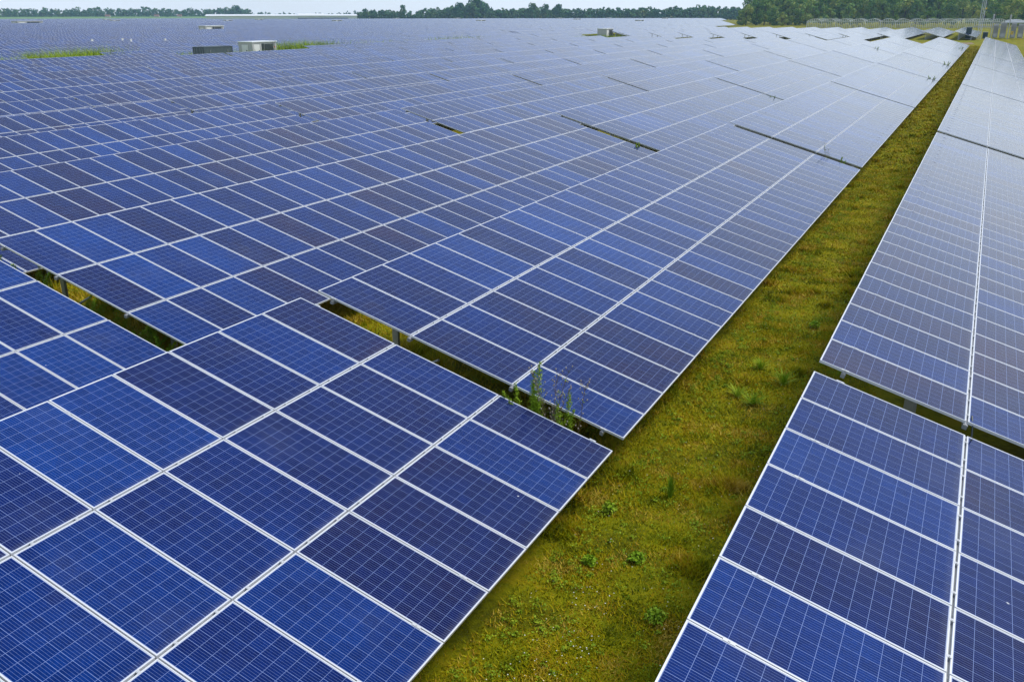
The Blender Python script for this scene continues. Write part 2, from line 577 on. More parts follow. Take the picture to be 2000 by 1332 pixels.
def build_table_simple(xl, y0, zl, label, group, n_mod=NM):
    root = table_root('solar_table', xl, y0, zl, label, group)
    if n_mod not in ARR:
        ARR[n_mod] = array_mesh(n_mod)
    kk = (n_mod, round(zl, 3))
    if kk not in SUP:
        SUP[kk] = support_mesh(n_mod, zl)
    link('module_array', ARR[n_mod], root, (0, n_mod * A - (A - MW), zl), ROT)
    link('support_frame', SUP[kk], root)
    return root

def table_visible(xl, y0, n_mod=NM, margin=60):
    for s in (0, 3, 6):
        for q in range(0, 9):
            y = y0 + q / 8 * n_mod * A
            p = project(xl - s, y, 1.0 + s * .27)
            if p and -margin < p[0] < 2000 + margin and -margin < p[1] < 1332 + margin:
                return True
    return False

ROW_END = {-1: 8, 0: 8, 1: 8}
N_TAB = 0
for k in range(-1, 12):
    xl = X0 - k * P + DX[k]
    zl = .8 + DZ[k]
    ygap = (11.74 - .40 * k if k < 11 else 5.14) if k >= 0 else 12.12     # far end of the table nearest to the camera
    num = 0
    rowname = 'right of the grass aisle' if k < 0 else (ORD(k + 1) + ' row left of the grass aisle')
    for t in range(-1, 8):
        y0 = ygap - LT + t * PERIOD + (.12 if t >= 2 else 0)
        n_mod = NM
        if k == 11 and t == 4 or (k == 11 and t == 8):
            continue                       # opening for the container and the substation
        if not table_visible(xl, y0, n_mod):
            continue
        num += 1
        zl = .8 + DZ[k] - (-.02 if t >= 2 else 0)
        dist = math.hypot(xl - 3, max(y0, min(0, y0 + LT)) if y0 > 0 else 0)
        if k < 0:
            lab = 'long solar table right of the grass aisle, %s from the camera' % ORD(num)
        elif k == 11:
            lab = 'solar table in the row along the far grass strip, %s from the left' % ORD(num)
        else:
            lab = 'solar table in the %s, %s from the camera' % (rowname, ORD(num))
        grp = 'solar tables of the near block'
        if dist < 105:
            build_table_full(xl, y0, zl, lab, grp)
        else:
            build_table_simple(xl, y0, zl, lab, grp)
        N_TAB += 1
# second block, beyond the cross aisle, before the greenhouse
for k in range(-1, 15):
    xl = X0 - k * P + DX.get(k, 0) * .5
    ystart = 297 if k <= 1 else (264 if k == 2 else 258 - .6 * k)
    if k < 0: continue
    ystart = {11: 269, 12: 287, 13: 305}.get(k, ystart)
    nt = 3 if k <= 1 else 4
    for t in range(nt):
        y0 = ystart + t * PERIOD
        build_table_simple(xl, y0, .8, 'solar table before the greenhouse, %s row from the right, %s going back' % (ORD(k + 1), ORD(t + 1)), 'solar tables of the far block')
        N_TAB += 1
print('tables', N_TAB)

# ---------------------------------------------------------------- far field: individual tables nearest the grass strip, the rest as stuff
GAPS = []     # openings around stations: (x0, x1, y0, y1)
# rows along the grass strip have openings: (start, number of modules) of each table there
SEG = {12: [(19.5, NM), (91, 12), (140.5, 10), (163, 12), (200, NM)],
       13: [(25, NM), (54.95, NM), (98, 11), (150, NM)],
       14: [(29, NM), (59.2, NM), (105, NM)],
       15: [(34, NM), (63.5, NM), (113, NM)]}
def field_rows():
    out = []
    for k in range(12, 262):
        xl = X0 - k * P
        if k in SEG:
            for a_, n_ in SEG[k]:
                out.append((k, xl, a_, n_))
            y = SEG[k][-1][0] + PERIOD * 1.0 if SEG[k][-1][1] == NM else SEG[k][-1][0] + SEG[k][-1][1] * A + .47
            while y < 250:
                out.append((k, xl, y, NM)); y += PERIOD
            continue
        y = -60 + (k * 7.3) % 9
        yend = 1540 if xl > -1300 else 1540 + (xl + 1300) * 0.1
        while y < yend:
            out.append((k, xl, y, NM))
            y += PERIOD
    return out
STRIP = [(-121, -98, 270, 296)]
STATIONS = [(-257, 255), (-564, 397), (-841, 693), (-683, 571), (-586, 606), (-672, 740), (-467, 603), (-641, 943), (-579, 982), (-355, 638), (-449, 993), (-351, 818), (-414, 1062), (-329, 1016), (-233, 660)]
def in_strip(xl, y, n_mod=NM):
    for cx_, cy_ in STATIONS:
        if abs(xl - 3 - cx_) < 9 and y < cy_ + 8 and y + LT > cy_ - 4:
            return True
    xa, xb, ya, yb = xl - 6.1, xl, y, y + n_mod * A
    for a, b, c, d in STRIP:
        if xb > a and xa < b and yb > c and ya < d:
            return True
    return False
BANDS = [(560, 575), (905, 925)]
far = []
for k, xl, y, nmod in field_rows():
    if in_strip(xl, y, nmod):
        continue
    # rough view test
    d = Vector((xl, y + 15, 1.5 - CZ))
    w = d.dot(fwd)
    if w < 1: continue
    px = 1000 + F * d.dot(r2) / w
    dist = math.hypot(xl, y + 15)
    if dist > (1480 if px < 395 else 1185): continue
    if px < -60 - 30 * F / dist or px > 1480:
        continue
    if px > 1415 and dist > 600: continue
    if k < 16 and y > 258: continue
    if k in (44, 88, 89, 133): continue
    far.append((dist, k, xl, y, nmod))
far.sort()
n_ind = 290 - N_TAB
rows_seen = {}
for dist, k, xl, y, nmod in far[:max(0, n_ind)]:
    rows_seen.setdefault(k, []).append((y, xl, nmod))
for k in sorted(rows_seen):
    for i, (y, xl, nmod) in enumerate(sorted(rows_seen[k])):
        build_table_simple(xl, y, .6 if k < 14 else .8, 'small solar table beyond the grass strip, %s row behind it, %s from the left' % (ORD(min(k - 11, 30)), ORD(i + 1)), 'solar tables beyond the grass strip', nmod)
rest = far[max(0, n_ind):]
n = len(rest)
if n:
    L, Wd = 3 * B - (B - ML), LT
    arr = np.array([(r[2], r[3], r[1]) for r in rest])
    # corners in world: low-far, high-far, high-near, low-near (same frame as the module array)
    def W(lx, ly, lz):
        return np.stack([arr[:, 0] - lx * ct + lz * st, arr[:, 1] + Wd - ly, .8 + lx * st + lz * ct + 0 * arr[:, 0]], 1)
    h = -.06
    c = {('b', i): W(x, y, h) for i, (x, y) in enumerate(((0, 0), (L, 0), (L, Wd), (0, Wd)))}
    c.update({('t', i): W(x, y, 0) for i, (x, y) in enumerate(((0, 0), (L, 0), (L, Wd), (0, Wd)))})
    faces, mi = [], []
    faces.append(np.stack([c['t', 0], c['t', 1], c['t', 2], c['t', 3]], 1)); mi += [0] * n
    faces.append(np.stack([c['b', 0], c['b', 3], c['b', 2], c['b', 1]], 1)); mi += [1] * n
    for a in range(4):
        b = (a + 1) % 4
        faces.append(np.stack([c['b', a], c['b', b], c['t', b], c['t', a]], 1)); mi += [2 if a in (1, 3) else 1] * n
    # posts as thin vertical slabs at the two lines of each table
    for s in (S_FRONT, S_REAR):
        for q in (0.05, 0.35, 0.65, 0.95):
            x = arr[:, 0] - s * ct
            y = arr[:, 1] + q * Wd
            zt = .8 + s * st - .06
            o = np.zeros(n)
            for (ax, ay, bx, by) in ((-.07, -.07, .07, -.07), (.07, -.07, .07, .07), (.07, .07, -.07, .07), (-.07, .07, -.07, -.07)):
                faces.append(np.stack([np.stack([x + ax, y + ay, o], 1), np.stack([x + bx, y + by, o], 1), np.stack([x + bx, y + by, o + zt], 1), np.stack([x + ax, y + ay, o + zt], 1)], 1)); mi += [1] * n
    V = np.concatenate(faces, 0)
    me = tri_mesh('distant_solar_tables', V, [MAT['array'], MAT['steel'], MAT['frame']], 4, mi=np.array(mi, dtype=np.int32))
    ul = me.uv_layers.new(name='UVMap')
    uv = np.zeros((V.shape[0], 4, 2), dtype=np.float32)
    ku = (arr[:, 2] % 40) * 3 * B
    kv = np.round(arr[:, 1] / PERIOD) % 60 * NM * A
    for i, (x, y) in enumerate(((0, 0), (L, 0), (L, Wd), (0, Wd))):
        uv[:n, i, 0] = ku + x + 1e-3
        uv[:n, i, 1] = kv + y + 1e-3
    ul.data.foreach_set('uv', uv.reshape(-1))
    tag(link('distant_solar_tables', me), 'thousands of tiny blue solar tables filling the far field up to the wood', None, None, 'stuff')

# ---------------------------------------------------------------- container and transformer stations
def make_container(loc, label):
    e = bpy.data.objects.new('shipping_container', None); COL.objects.link(e); e.location = loc
    tag(e, label, 'container')
    Lc, Wc, Hc = 6.06, 2.44, 2.6
    m = MB()
    # corrugated walls
    def wall(p0, p1, nrm, n):
        p0, p1, nrm = Vector(p0), Vector(p1), Vector(nrm)
        pr = None
        for i in range(n * 4 + 1):
            t = i / (n * 4)
            q = p0.lerp(p1, t) + nrm * (-.035 if (i % 4) in (1, 2) else 0)
            if pr is not None:
                m.quad([pr + Vector((0, 0, .15)), q + Vector((0, 0, .15)), q + Vector((0, 0, Hc - .12)), pr + Vector((0, 0, Hc - .12))])
            pr = q
    wall((-.04, .1, 0), (-.04, Lc - .1, 0), (1, 0, 0), 20)
    wall((-Wc + .04, Lc - .1, 0), (-Wc + .04, .1, 0), (-1, 0, 0), 20)
    wall((-.1, Lc - .04, 0), (-Wc + .1, Lc - .04, 0), (0, 1, 0), 8)
    m.box(-Wc + .05, -.05, .05, Lc - .05, Hc - .10, Hc - .06)
    link('corrugated_wall', m.mesh('corrugated_wall', [MAT['container']]), e)
    m = MB()
    for x in (-.1, -Wc):
        for y in (0, Lc - .1):
            m.box(x, x + .1, y, y + .1, 0, Hc)
    for y in (.1,):
        m.box(-.085, -.003, .1, Lc - .1, 0, .15); m.box(-.085, -.003, .1, Lc - .1, Hc - .12, Hc - .003)
        m.box(-Wc + .003, -Wc + .085, .1, Lc - .1, 0, .15); m.box(-Wc + .003, -Wc + .085, .1, Lc - .1, Hc - .12, Hc - .003)
    for y in (.003, Lc - .085):
        m.box(-Wc + .1, -.1, y, y + .082, 0, .15); m.box(-Wc + .1, -.1, y, y + .082, Hc - .12, Hc - .003)
    link('frame', m.mesh('frame', [MAT['container']]), e)
    for s in (0, 1):
        m = MB()
        x0 = -Wc + .1 + s * (Wc - .2) / 2
        m.box(x0 + .01, x0 + (Wc - .2) / 2 - .01, .02, .07, .16, Hc - .13)
        d = link('door', m.mesh('door', [MAT['container']]), e)
        m = MB()
        for q in (.3, .75):
            m.tube([(x0 + q, .0, .2), (x0 + q, .0, Hc - .2)], .02, 6)
        link('locking_bar', m.mesh('locking_bar', [MAT['steel']]), d)
    m = MB()
    for y in (1.2, 4.9):
        m.box(.0, .03, y, y + .08, .4, Hc - .5)
    link('label_plate', m.mesh('label_plate', [MAT['rail']]), e)
    return e

ST_MESH = {}
def station_meshes():
    Ls, Ws, Hs = 6.1, 3.1, 2.75
    m = MB()
    m.box(-Ws, 0, 0, Ls, 0, Hs)
    # pilasters of the long side
    for y in (0, 1.85, 5.3):
        m.box(.002, .05, y + .01, y + .38, 0, Hs - .02)
    for i in range(14):
        m.box(.05, .075, 5.34 + i * .05, 5.36 + i * .05, .1, Hs - .1) if i < 7 else None
    ST_MESH['body'] = m.mesh('body', [MAT['concrete']])
    m = MB()
    m.box(-Ws - .12, .16, -.14, Ls + .12, Hs + .002, Hs + .14)
    ST_MESH['roof'] = m.mesh('roof', [MAT['roofwhite']])
    m = MB(); m.box(-2.35, -1.0, -.045, -.003, .1, 2.35); ST_MESH['door_end'] = m.mesh('door', [MAT['white']])
    m = MB(); m.box(-1.35, -1.2, -.09, -.046, 1.1, 1.5); m.box(-2.1, -1.4, -.06, -.046, .2, .5); ST_MESH['lock'] = m.mesh('door_handle', [MAT['dark']])
    m = MB(); m.box(.003, .045, .42, 1.8, .1, 2.4); ST_MESH['door_long'] = m.mesh('door', [MAT['white']])
    m = MB(); m.box(.046, .09, 1.55, 1.68, 1.1, 1.45); ST_MESH['lock2'] = m.mesh('door_handle', [MAT['dark']])
    m = MB(); m.box(.003, .03, 2.26, 2.95, .05, 2.5); ST_MESH['opening'] = m.mesh('dark_opening', [MAT['dark']])
    m = MB(); m.box(.003, .04, 3.05, 5.2, .1, 2.45, 1)
    for i in range(15):
        m.box(.041, .075, 3.12, 5.13, .16 + i * .15, .22 + i * .15, 0)
    ST_MESH['louvre'] = m.mesh('louvre_door', [MAT['louvre'], MAT['dark']])
    m = MB(); m.box(.076, .085, 5.45, 5.68, 1.75, 2.0); ST_MESH['sign'] = m.mesh('warning_sign', [MAT['red']])
station_meshes()
def make_station(loc, label, group=None, full=True, plainend=False, rz=0):
    e = bpy.data.objects.new('transformer_station', None); COL.objects.link(e); e.location = loc; e.rotation_euler = (0, 0, rz)
    tag(e, label, 'transformer station', group)
    link('body', ST_MESH['body'], e); link('roof', ST_MESH['roof'], e)
    if not plainend:
        d = link('door', ST_MESH['door_end'], e)
        link('door_handle', ST_MESH['lock'], d)
    d = link('door', ST_MESH['door_long'], e)
    if full: link('door_handle', ST_MESH['lock2'], d)
    link('dark_opening', ST_MESH['opening'], e)
    link('louvre_door', ST_MESH['louvre'], e)
    if full: link('warning_sign', ST_MESH['sign'], e)
    return e

make_container((-107.6, 106.0, 0), 'dark grey corrugated shipping container in the grass opening beside the transformer station')
make_station((-113.2, 122.6, 0), 'grey and white transformer station with open louvre door, right of the dark container')
make_station((-110.6, 281.5, 0), 'grey transformer station with one white door in the small grass opening, middle distance', plainend=True, rz=0)
def at_px(u, dist):        # ground point in the direction of a photograph column
    d = r2 * ((u - 1000) / F) - u2 * ((28.5 - 666) / F) + fwd
    q = Vector((d.x, d.y)).normalized() * dist
    return q.x, q.y
def height_for(u, v, dist):
    return CZ + (28.5 - v) * dist / 1735.0 * 0.94 / math.sqrt(1 + ((u - 1000) / 1848.0) ** 2)
for (x, y), lab in zip(STATIONS, (
        'wide white and black cabin far out in the blue panels, left of the white station',
        'long low white cabin at the far left of the panel field',
        'leftmost tiny station below the crop field', 'second tiny station below the crop field, bigger than the leftmost one',
        'tiny station in front of the left part of the long white hall', 'tiny station in front of the middle of the long white hall',
        'tiny station in front of the right part of the long white hall', 'tiny white station just right of the long white hall',
        'tiny white station below the tallest far tree', 'small dark and white station right below the tallest far tree',
        'tiny station below the row of round far trees', 'small dark and white station right of the round far trees',
        'tiny white station near the right end of the far field', 'last tiny station to the right in the far field',
        'dark flat cabin low in the pale far panels, left of the dense wood')):
    i = STATIONS.index((x, y))
    e = make_station((x, y, 0), lab, 'small stations scattered over the far field', False, plainend=(i == 14))
    e.scale = (1.1, 1.5, 1.2) if i == 0 else (2, 3.0, 1.25) if i == 1 else (1.3, 1.3, 1.1)
# small inverter cabinets on posts in the field behind the grass strip
for x, y, w in ((-157, 125.5, 'leftmost'), (-158.5, 134, 'second'), (-152, 130.5, 'third'), (-148, 135.5, 'rightmost')):
    e = bpy.data.objects.new('inverter_cabinet', None); COL.objects.link(e); e.location = (x, y, 0)
    tag(e, 'small pale inverter cabinet on a post beyond the grass strip, %s of the four' % w, 'cabinet', 'small inverter cabinets')
    m = MB(); m.box(-.05, .05, -.05, .05, 0, 2.3); link('post', m.mesh('post', [MAT['steel']]), e)
    m = MB(); m.box(.052, .25, -.2, .2, 2.0, 2.75); m.box(.03, .28, -.23, .23, 2.752, 2.78); link('cabinet_box', m.mesh('cabinet_box', [MAT['white']]), e)

# ---------------------------------------------------------------- long white hall
def make_hall():
    x0, y0 = -868, 864
    e = bpy.data.objects.new('long_hall', None); COL.objects.link(e); e.location = (x0, y0, 0)
    dirv = Vector((139, 121, 0)); Lh = dirv.length
    e.rotation_euler = (0, 0, math.atan2(dirv.y, dirv.x))
    tag(e, 'very long low white hall with pale walls at the far edge of the field', 'hall')
    m = MB(); m.box(0, Lh, 0, 40, 0, 5.9); link('wall', m.mesh('wall', [MAT['wallpale']]), e)
    m = MB()
    m.quad([(-1, -1, 5.91), (Lh + 1, -1, 5.91), (Lh + 1, 20, 7.7), (-1, 20, 7.7)])
    m.quad([(-1, 20, 7.7), (Lh + 1, 20, 7.7), (Lh + 1, 41, 5.91), (-1, 41, 5.91)])
    m.quad([(-1, -1, 5.9), (-1, 41, 5.9), (-1, 20, 7.69)]); m.quad([(Lh + 1, -1, 5.9), (Lh + 1, 20, 7.69), (Lh + 1, 41, 5.9)])
    m.quad([(Lh * .6, -1.3, 6.0), (Lh * .78, -1.3, 6.0), (Lh * .78, 20, 8.6), (Lh * .6, 20, 8.6)])
    link('roof', m.mesh('roof', [MAT['roofwhite']]), e)
    m = MB(); m.box(Lh * .6, Lh * .94, -.6, -.1, 0.2, 3.2)
    link('dark_opening', m.mesh('dark_opening', [MAT['dark']]), e)
make_hall()
for i, (x, y, w) in enumerate([(-1489, 1228, 'left'), (-1440, 1300, 'middle'), (-1416, 1334, 'right')]):
    e = bpy.data.objects.new('farmhouse', None); COL.objects.link(e); e.location = (x, y, 3.2); e.rotation_euler = (0, 0, .6)
    tag(e, 'tiny red roofed farmhouse before the far left wood, %s one of three' % w, 'house', 'far farmhouses')
    e.scale = (.55, .55, .55)
    m = MB(); m.box(0, 16, 0, 9, 0, 4.5)
    m.quad([(0, 0, 4.5), (0, 9, 4.5), (0, 4.5, 8.4)][::-1]); m.quad([(16, 0, 4.5), (16, 9, 4.5), (16, 4.5, 8.4)])
    link('wall', m.mesh('wall', [MAT['brick']]), e)
    m = MB(); m.quad([(-.5, -.6, 4.2), (16.5, -.6, 4.2), (16.5, 4.5, 8.5), (-.5, 4.5, 8.5)]); m.quad([(-.5, 4.5, 8.5), (16.5, 4.5, 8.5), (16.5, 9.6, 4.2), (-.5, 9.6, 4.2)])
    link('roof', m.mesh('roof', [MAT['redroof']]), e)

# ---------------------------------------------------------------- greenhouse of arched bays
def make_greenhouse():
    e = bpy.data.objects.new('greenhouse', None); COL.objects.link(e)
    a = Vector((-92, 532, 0)); b = Vector((5, 541, 0))
    e.location = a
    e.rotation_euler = (0, 0, math.atan2(b.y - a.y, b.x - a.x))
    tag(e, 'long greenhouse of arched film bays with yellow plants inside, before the wood', 'greenhouse')
    Lg = (b - a).length; nb = 13; w = Lg / nb; D = 70; hw = 3.3; rise = 1.3
    film, fr, yl = MB(), MB(), MB()
    for i in range(nb):
        pr = None
        for q in range(9):
            t = q / 8
            x = i * w + t * w; z = hw + rise * math.sin(math.pi * t) ** .8
            if pr:
                film.quad([(pr[0], 0, pr[1]), (x, 0, z), (x, D, z), (pr[0], D, pr[1])])
                film.quad([(pr[0], 0, 0.0), (x, 0, 0.0), (x, 0, z), (pr[0], 0, pr[1])])
                fr.tube([(pr[0], -.05, pr[1]), (x, -.05, z)], .10, 4)
            pr = (x, z)
            if q < 8:
                fr.tube([(x, -.06, 0), (x, -.06, z)], .16 if q == 0 else .09, 4)
        for q in range(5):
            x = i * w + (q + random.random()) * w / 5
            hh = random.uniform(1.0, 2.2)
            yl.box(x - .8, x + .8, .05, 3, 0, hh + .4)
    fr.tube([(0, -.06, hw), (Lg, -.06, hw)], .1, 4)
    film.quad([(0, 0, 0), (0, D, 0), (0, D, hw), (0, 0, hw)]); film.quad([(Lg, 0, 0), (Lg, D, 0), (Lg, D, hw), (Lg, 0, hw)])
    link('film_skin', film.mesh('film_skin', [MAT['film']]), e)
    link('steel_arches', fr.mesh('steel_arches', [MAT['white']]), e)
    tag(link('crop_plants', yl.mesh('crop_plants', [MAT['straw']]), e), 'yellow plants behind the film', None, None, 'stuff')
make_greenhouse()

# ---------------------------------------------------------------- substation, mast, small boxes at the end of the aisle
def make_substation():
    e = bpy.data.objects.new('electrical_substation', None); COL.objects.link(e); e.location = (-1.0, 316, 0)
    tag(e, 'grey outdoor substation with three tall posts and a white roofed tank behind the last panels', 'substation')
    for x, h in ((0.1, 7.0), (4.6, 6.9), (9.3, 7.2)):
        m = MB(); m.box(x - .14, x + .14, -.14, .14, 0, h - 1.3)
        link('post', m.mesh('post', [MAT['concrete']]), e)
        m = MB()
        for q in range(4):
            m.tube([(x, 0, h - 1.3 + q * .32), (x, 0, h - 1.3 + q * .32 + .16), (x, 0, h - 1.3 + q * .32 + .28)], [.22, .22, .1], 8)
        link('insulator', m.mesh('insulator', [MAT['concrete']]), e)
    m = MB()
    m.tube([(-5, -.2, 3.55), (9.6, -.2, 3.55)], .07, 6); m.tube([(0, .3, 4.6), (9.6, .3, 4.6)], .05, 6)
    m.tube([(0.1, 0, 5.4), (2.2, 1.2, 4.9), (4.6, 0, 5.4)], .04, 5); m.tube([(4.6, 0, 5.6), (7, 1.2, 5.2), (9.3, 0, 5.6)], .04, 5)
    link('busbar', m.mesh('busbar', [MAT['rail']]), e)
    for x, w, h in ((.5, 1.4, 4.2), (2.4, 1.6, 4.7), (5.2, 1.4, 4.6), (7.1, 1.5, 4.3)):
        m = MB(); m.box(x, x + w, .8, 3.0, .3, h)
        for q in range(7):
            m.box(x + .05 + q * w / 7, x + .12 + q * w / 7, .5, .798, .5, h - .4)
        m.box(x + .2, x + w - .2, .35, .49, .6, 1.6)
        b = link('equipment_cabinet', m.mesh('equipment_cabinet', [MAT['concrete']]), e)
    m = MB(); pts = []
    for q in range(9):
        t = math.pi * q / 8
        pts.append((3.4 + 5.2 * (0.5 - .5 * math.cos(t)), 5.0 + .5 * math.sin(t)))
    for a, b in zip(pts, pts[1:]):
        m.quad([(a[0], 3.5, a[1]), (b[0], 3.5, b[1]), (b[0], 9, b[1]), (a[0], 9, a[1])])
        m.quad([(a[0], 3.5, 4.6), (b[0], 3.5, 4.6), (b[0], 3.5, b[1]), (a[0], 3.5, a[1])])
    link('white_tank', m.mesh('white_tank', [MAT['roofwhite']]), e)
    m = MB(); m.box(5.3, 6.0, -.16, -.142, 1.3, 2.2)
    m.box(5.55, 5.75, -.165, -.161, 1.5, 2.0, 1)
    link('warning_sign', m.mesh('warning_sign', [MAT['yellow'], MAT['dark']]), e)
make_substation()
def make_shed():
    e = bpy.data.objects.new('low_shed', None); COL.objects.link(e); e.location = (10.2, 320, 0)
    tag(e, 'low dark shed with a white sloping roof at the right edge, beside the substation', 'shed')
    m = MB(); m.box(0, 9, 0, 6, 0, 3.0); link('wall', m.mesh('wall', [MAT['green_box']]), e)
    m = MB(); m.quad([(-.4, -.5, 3.9), (9.4, -.5, 2.9), (9.4, 6.5, 2.9), (-.4, 6.5, 3.9)]); m.quad([(-.4, -.5, 3.5), (9.4, -.5, 2.6), (9.4, -.5, 2.9), (-.4, -.5, 3.9)])
    link('roof', m.mesh('roof', [MAT['roofwhite']]), e)
make_shed()
def make_mast():
    e = bpy.data.objects.new('lattice_mast', None); COL.objects.link(e); e.location = (-3.9, 307, 0)
    tag(e, 'slim pale steel mast rising above the frame at the end of the grass aisle', 'mast')
    m = MB(); H = 16
    for x in (-.45, .45):
        m.tube([(x, 0, 0), (x, 0, H)], .085, 6)
    m.tube([(0, .7, 0), (0, .7, H)], .06, 6)
    link('mast_rails', m.mesh('mast_rails', [MAT['mast']]), e)
    m = MB()
    for q in range(22):
        z = .3 + q * .7
        m.tube([(-.45, 0, z), (.45, 0, z + .35)], .02, 4); m.tube([(.45, 0, z + .35), (0, .7, z + .7)], .02, 4)
    link('lattice_brace', m.mesh('lattice_brace', [MAT['mast']]), e)
    m = MB(); m.box(.5, .95, -.2, .2, 8.3, 8.75); link('yellow_lamp', m.mesh('yellow_lamp', [MAT['yellow']]), e)
make_mast()
e = bpy.data.objects.new('tall_cabinet', None); COL.objects.link(e); e.location = (-7.6, 312, 0)
tag(e, 'tall dark green cabinet standing left of the mast', 'cabinet')
m = MB(); m.box(0, 1.5, 0, 1.2, .15, 3.3); link('cabinet_body', m.mesh('cabinet_body', [MAT['green_box']]), e)
m = MB(); m.box(-.05, 1.55, -.05, 1.25, 3.302, 3.4); m.box(.05, 1.45, .05, 1.15, 0, .148); link('cap_and_plinth', m.mesh('cap_and_plinth', [MAT['steel']]), e)
e = bpy.data.objects.new('low_cabinet', None); COL.objects.link(e); e.location = (-3.1, 320, 0)
tag(e, 'low dark green cabinet between the mast and the substation', 'cabinet')
m = MB(); m.box(0, 1.4, 0, 1, .1, 1.8); link('cabinet_body', m.mesh('cabinet_body', [MAT['green_box']]), e)
m = MB(); m.box(-.05, 1.45, -.05, 1.05, 1.802, 1.9); m.box(.05, 1.35, .05, .95, 0, .098); link('cap_and_plinth', m.mesh('cap_and_plinth', [MAT['steel']]), e)

# ---------------------------------------------------------------- trees
def leaf_quads(P0, N0, size, rng, aspect=0.7):
    n = len(P0)
    N = N0 + rng.normal(0, .55, (n, 3)); N /= np.linalg.norm(N, axis=1)[:, None]
    T = np.cross(N, rng.normal(0, 1, (n, 3))); T /= np.linalg.norm(T, axis=1)[:, None]
    Bv = np.cross(N, T)
    s = size * rng.uniform(.6, 1.4, n)[:, None]
    a, b = T * s, Bv * s * aspect
    return np.stack([P0 - a - b * .6, P0 + a * .2 - b, P0 + a + b * .5, P0 - a * .3 + b], 1)

def crown_points(rng, h, r, n, zb=0.22, lobes=16, open_=0.0):
    """points on many overlapping lobes inside an uneven egg shaped crown"""
    zc, zr = h * (1 + zb) / 2, h * (1 - zb) / 2
    th = rng.uniform(0, 2 * np.pi, lobes); cz = rng.uniform(-1, 1, lobes); rad = np.sqrt(np.clip(1 - cz ** 2, 0, 1)) * rng.uniform(.35, .85, lobes)
    C = np.stack([rad * np.cos(th) * r, rad * np.sin(th) * r, zc + cz * zr * .78], 1)
    LR = rng.uniform(.24, .44, lobes) * r
    li = rng.integers(0, lobes, n)
    d = rng.normal(0, 1, (n, 3)); d[:, 2] += .25; d /= np.linalg.norm(d, axis=1)[:, None]
    rr = LR[li] * rng.uniform(.72, 1.06, n)
    return C[li] + d * rr[:, None] * np.array([1, 1, .85]), d

def tree_meshes(seed, h, r, n, leaf, lobes=16, zb=.22, mat='tree_leaf'):
    rng = np.random.default_rng(seed)
    Pn, d = crown_points(rng, h, r, n, zb, lobes)
    me = tri_mesh('crown', leaf_quads(Pn, d, leaf, rng), [MAT[mat]], 4)
    m = MB()
    m.tube([(0, 0, 0), (.1, 0, h * .25), (-.1, .1, h * .5), (0, 0, h * .82)], [h * .022, h * .017, h * .012, h * .004], 7)
    for q in range(7):
        t = 2 * math.pi * q / 7 + seed
        z = h * (.25 + .07 * q)
        m.tube([(0, 0, z), (math.cos(t) * r * .35, math.sin(t) * r * .35, z + h * .10), (math.cos(t) * r * .7, math.sin(t) * r * .7, z + h * .16)], [h * .008, h * .005, h * .002], 5)
    return me, m.mesh('trunk', [MAT['bark']])
TREES = [tree_meshes(31 + i, hh, rr, 2600, .42, lb, zb) for i, (hh, rr, lb, zb) in enumerate([(20, 6.5, 26, -.02), (17, 6.5, 22, -.03), (22, 6, 24, .0), (14, 6, 18, -.04), (19, 5, 20, .0)])]
TH0 = [20, 17, 22, 14, 19]
def make_tree(x, y, h, kind, label, group):
    e = bpy.data.objects.new('deciduous_tree', None); COL.objects.link(e); e.location = (x, y, 0)
    s = h / TH0[kind]
    e.scale = (s * random.uniform(.95, 1.15), s * random.uniform(.95, 1.15), s)
    e.rotation_euler = (0, 0, random.uniform(0, 6.28))
    tag(e, label, 'tree', group)
    link('crown', TREES[kind][0], e); link('trunk', TREES[kind][1], e)
    return e
# right hand wood: front trees one by one, (column, top row, distance, kind)
RIGHT = [(1458, 8, 640, 0), (1478, 3, 645, 1), (1494, 0, 650, 2), (1515, 12, 635, 3), (1449, 16, 650, 3), (1540, 0, 660, 1), (1560, 8, 640, 3), (1578, 0, 650, 0), (1600, 4, 655, 4),
         (1622, 16, 640, 3), (1505, 8, 690, 4), (1535, -2, 700, 2), (1565, -3, 710, 0), (1528, 24, 625, 3), (1590, 12, 625, 3), (1640, 0, 690, 2), (1658, 13, 640, 1), (1680, -2, 670, 0),
         (1700, 4, 650, 4), (1722, -4, 660, 2), (1745, 2, 645, 0), (1768, -3, 665, 1), (1790, 0, 650, 2), (1812, 14, 640, 3), (1832, -2, 660, 4), (1855, 0, 650, 0), (1880, -4, 665, 2),
         (1900, 6, 640, 1), (1925, -3, 650, 0), (1945, 8, 560, 4), (1965, -2, 570, 2), (1985, 0, 560, 1), (2010, -4, 570, 0)]
SIDE = ['with a broad crown', 'with a low round crown', 'with a tall crown', 'short and bushy', 'slender']
for i, (u, v, dist, kd) in enumerate(RIGHT):
    x, y = at_px(u, dist)
    if u < 1570: place = 'near the wood\'s left end'
    elif u < 1670: place = 'behind the greenhouse, left part'
    elif u < 1800: place = 'behind the greenhouse middle'
    elif u < 1930: place = 'behind greenhouse, left of mast'
    else: place = 'behind the substation'
    make_tree(x, y, max(9, height_for(u, v, dist)), kd, '%s front tree from the left, %s, %s' % (ORD(i + 1) if i < 30 else ('thirty-first', 'thirty-second', 'rightmost')[i - 30], SIDE[kd], place), 'front trees of the near wood')
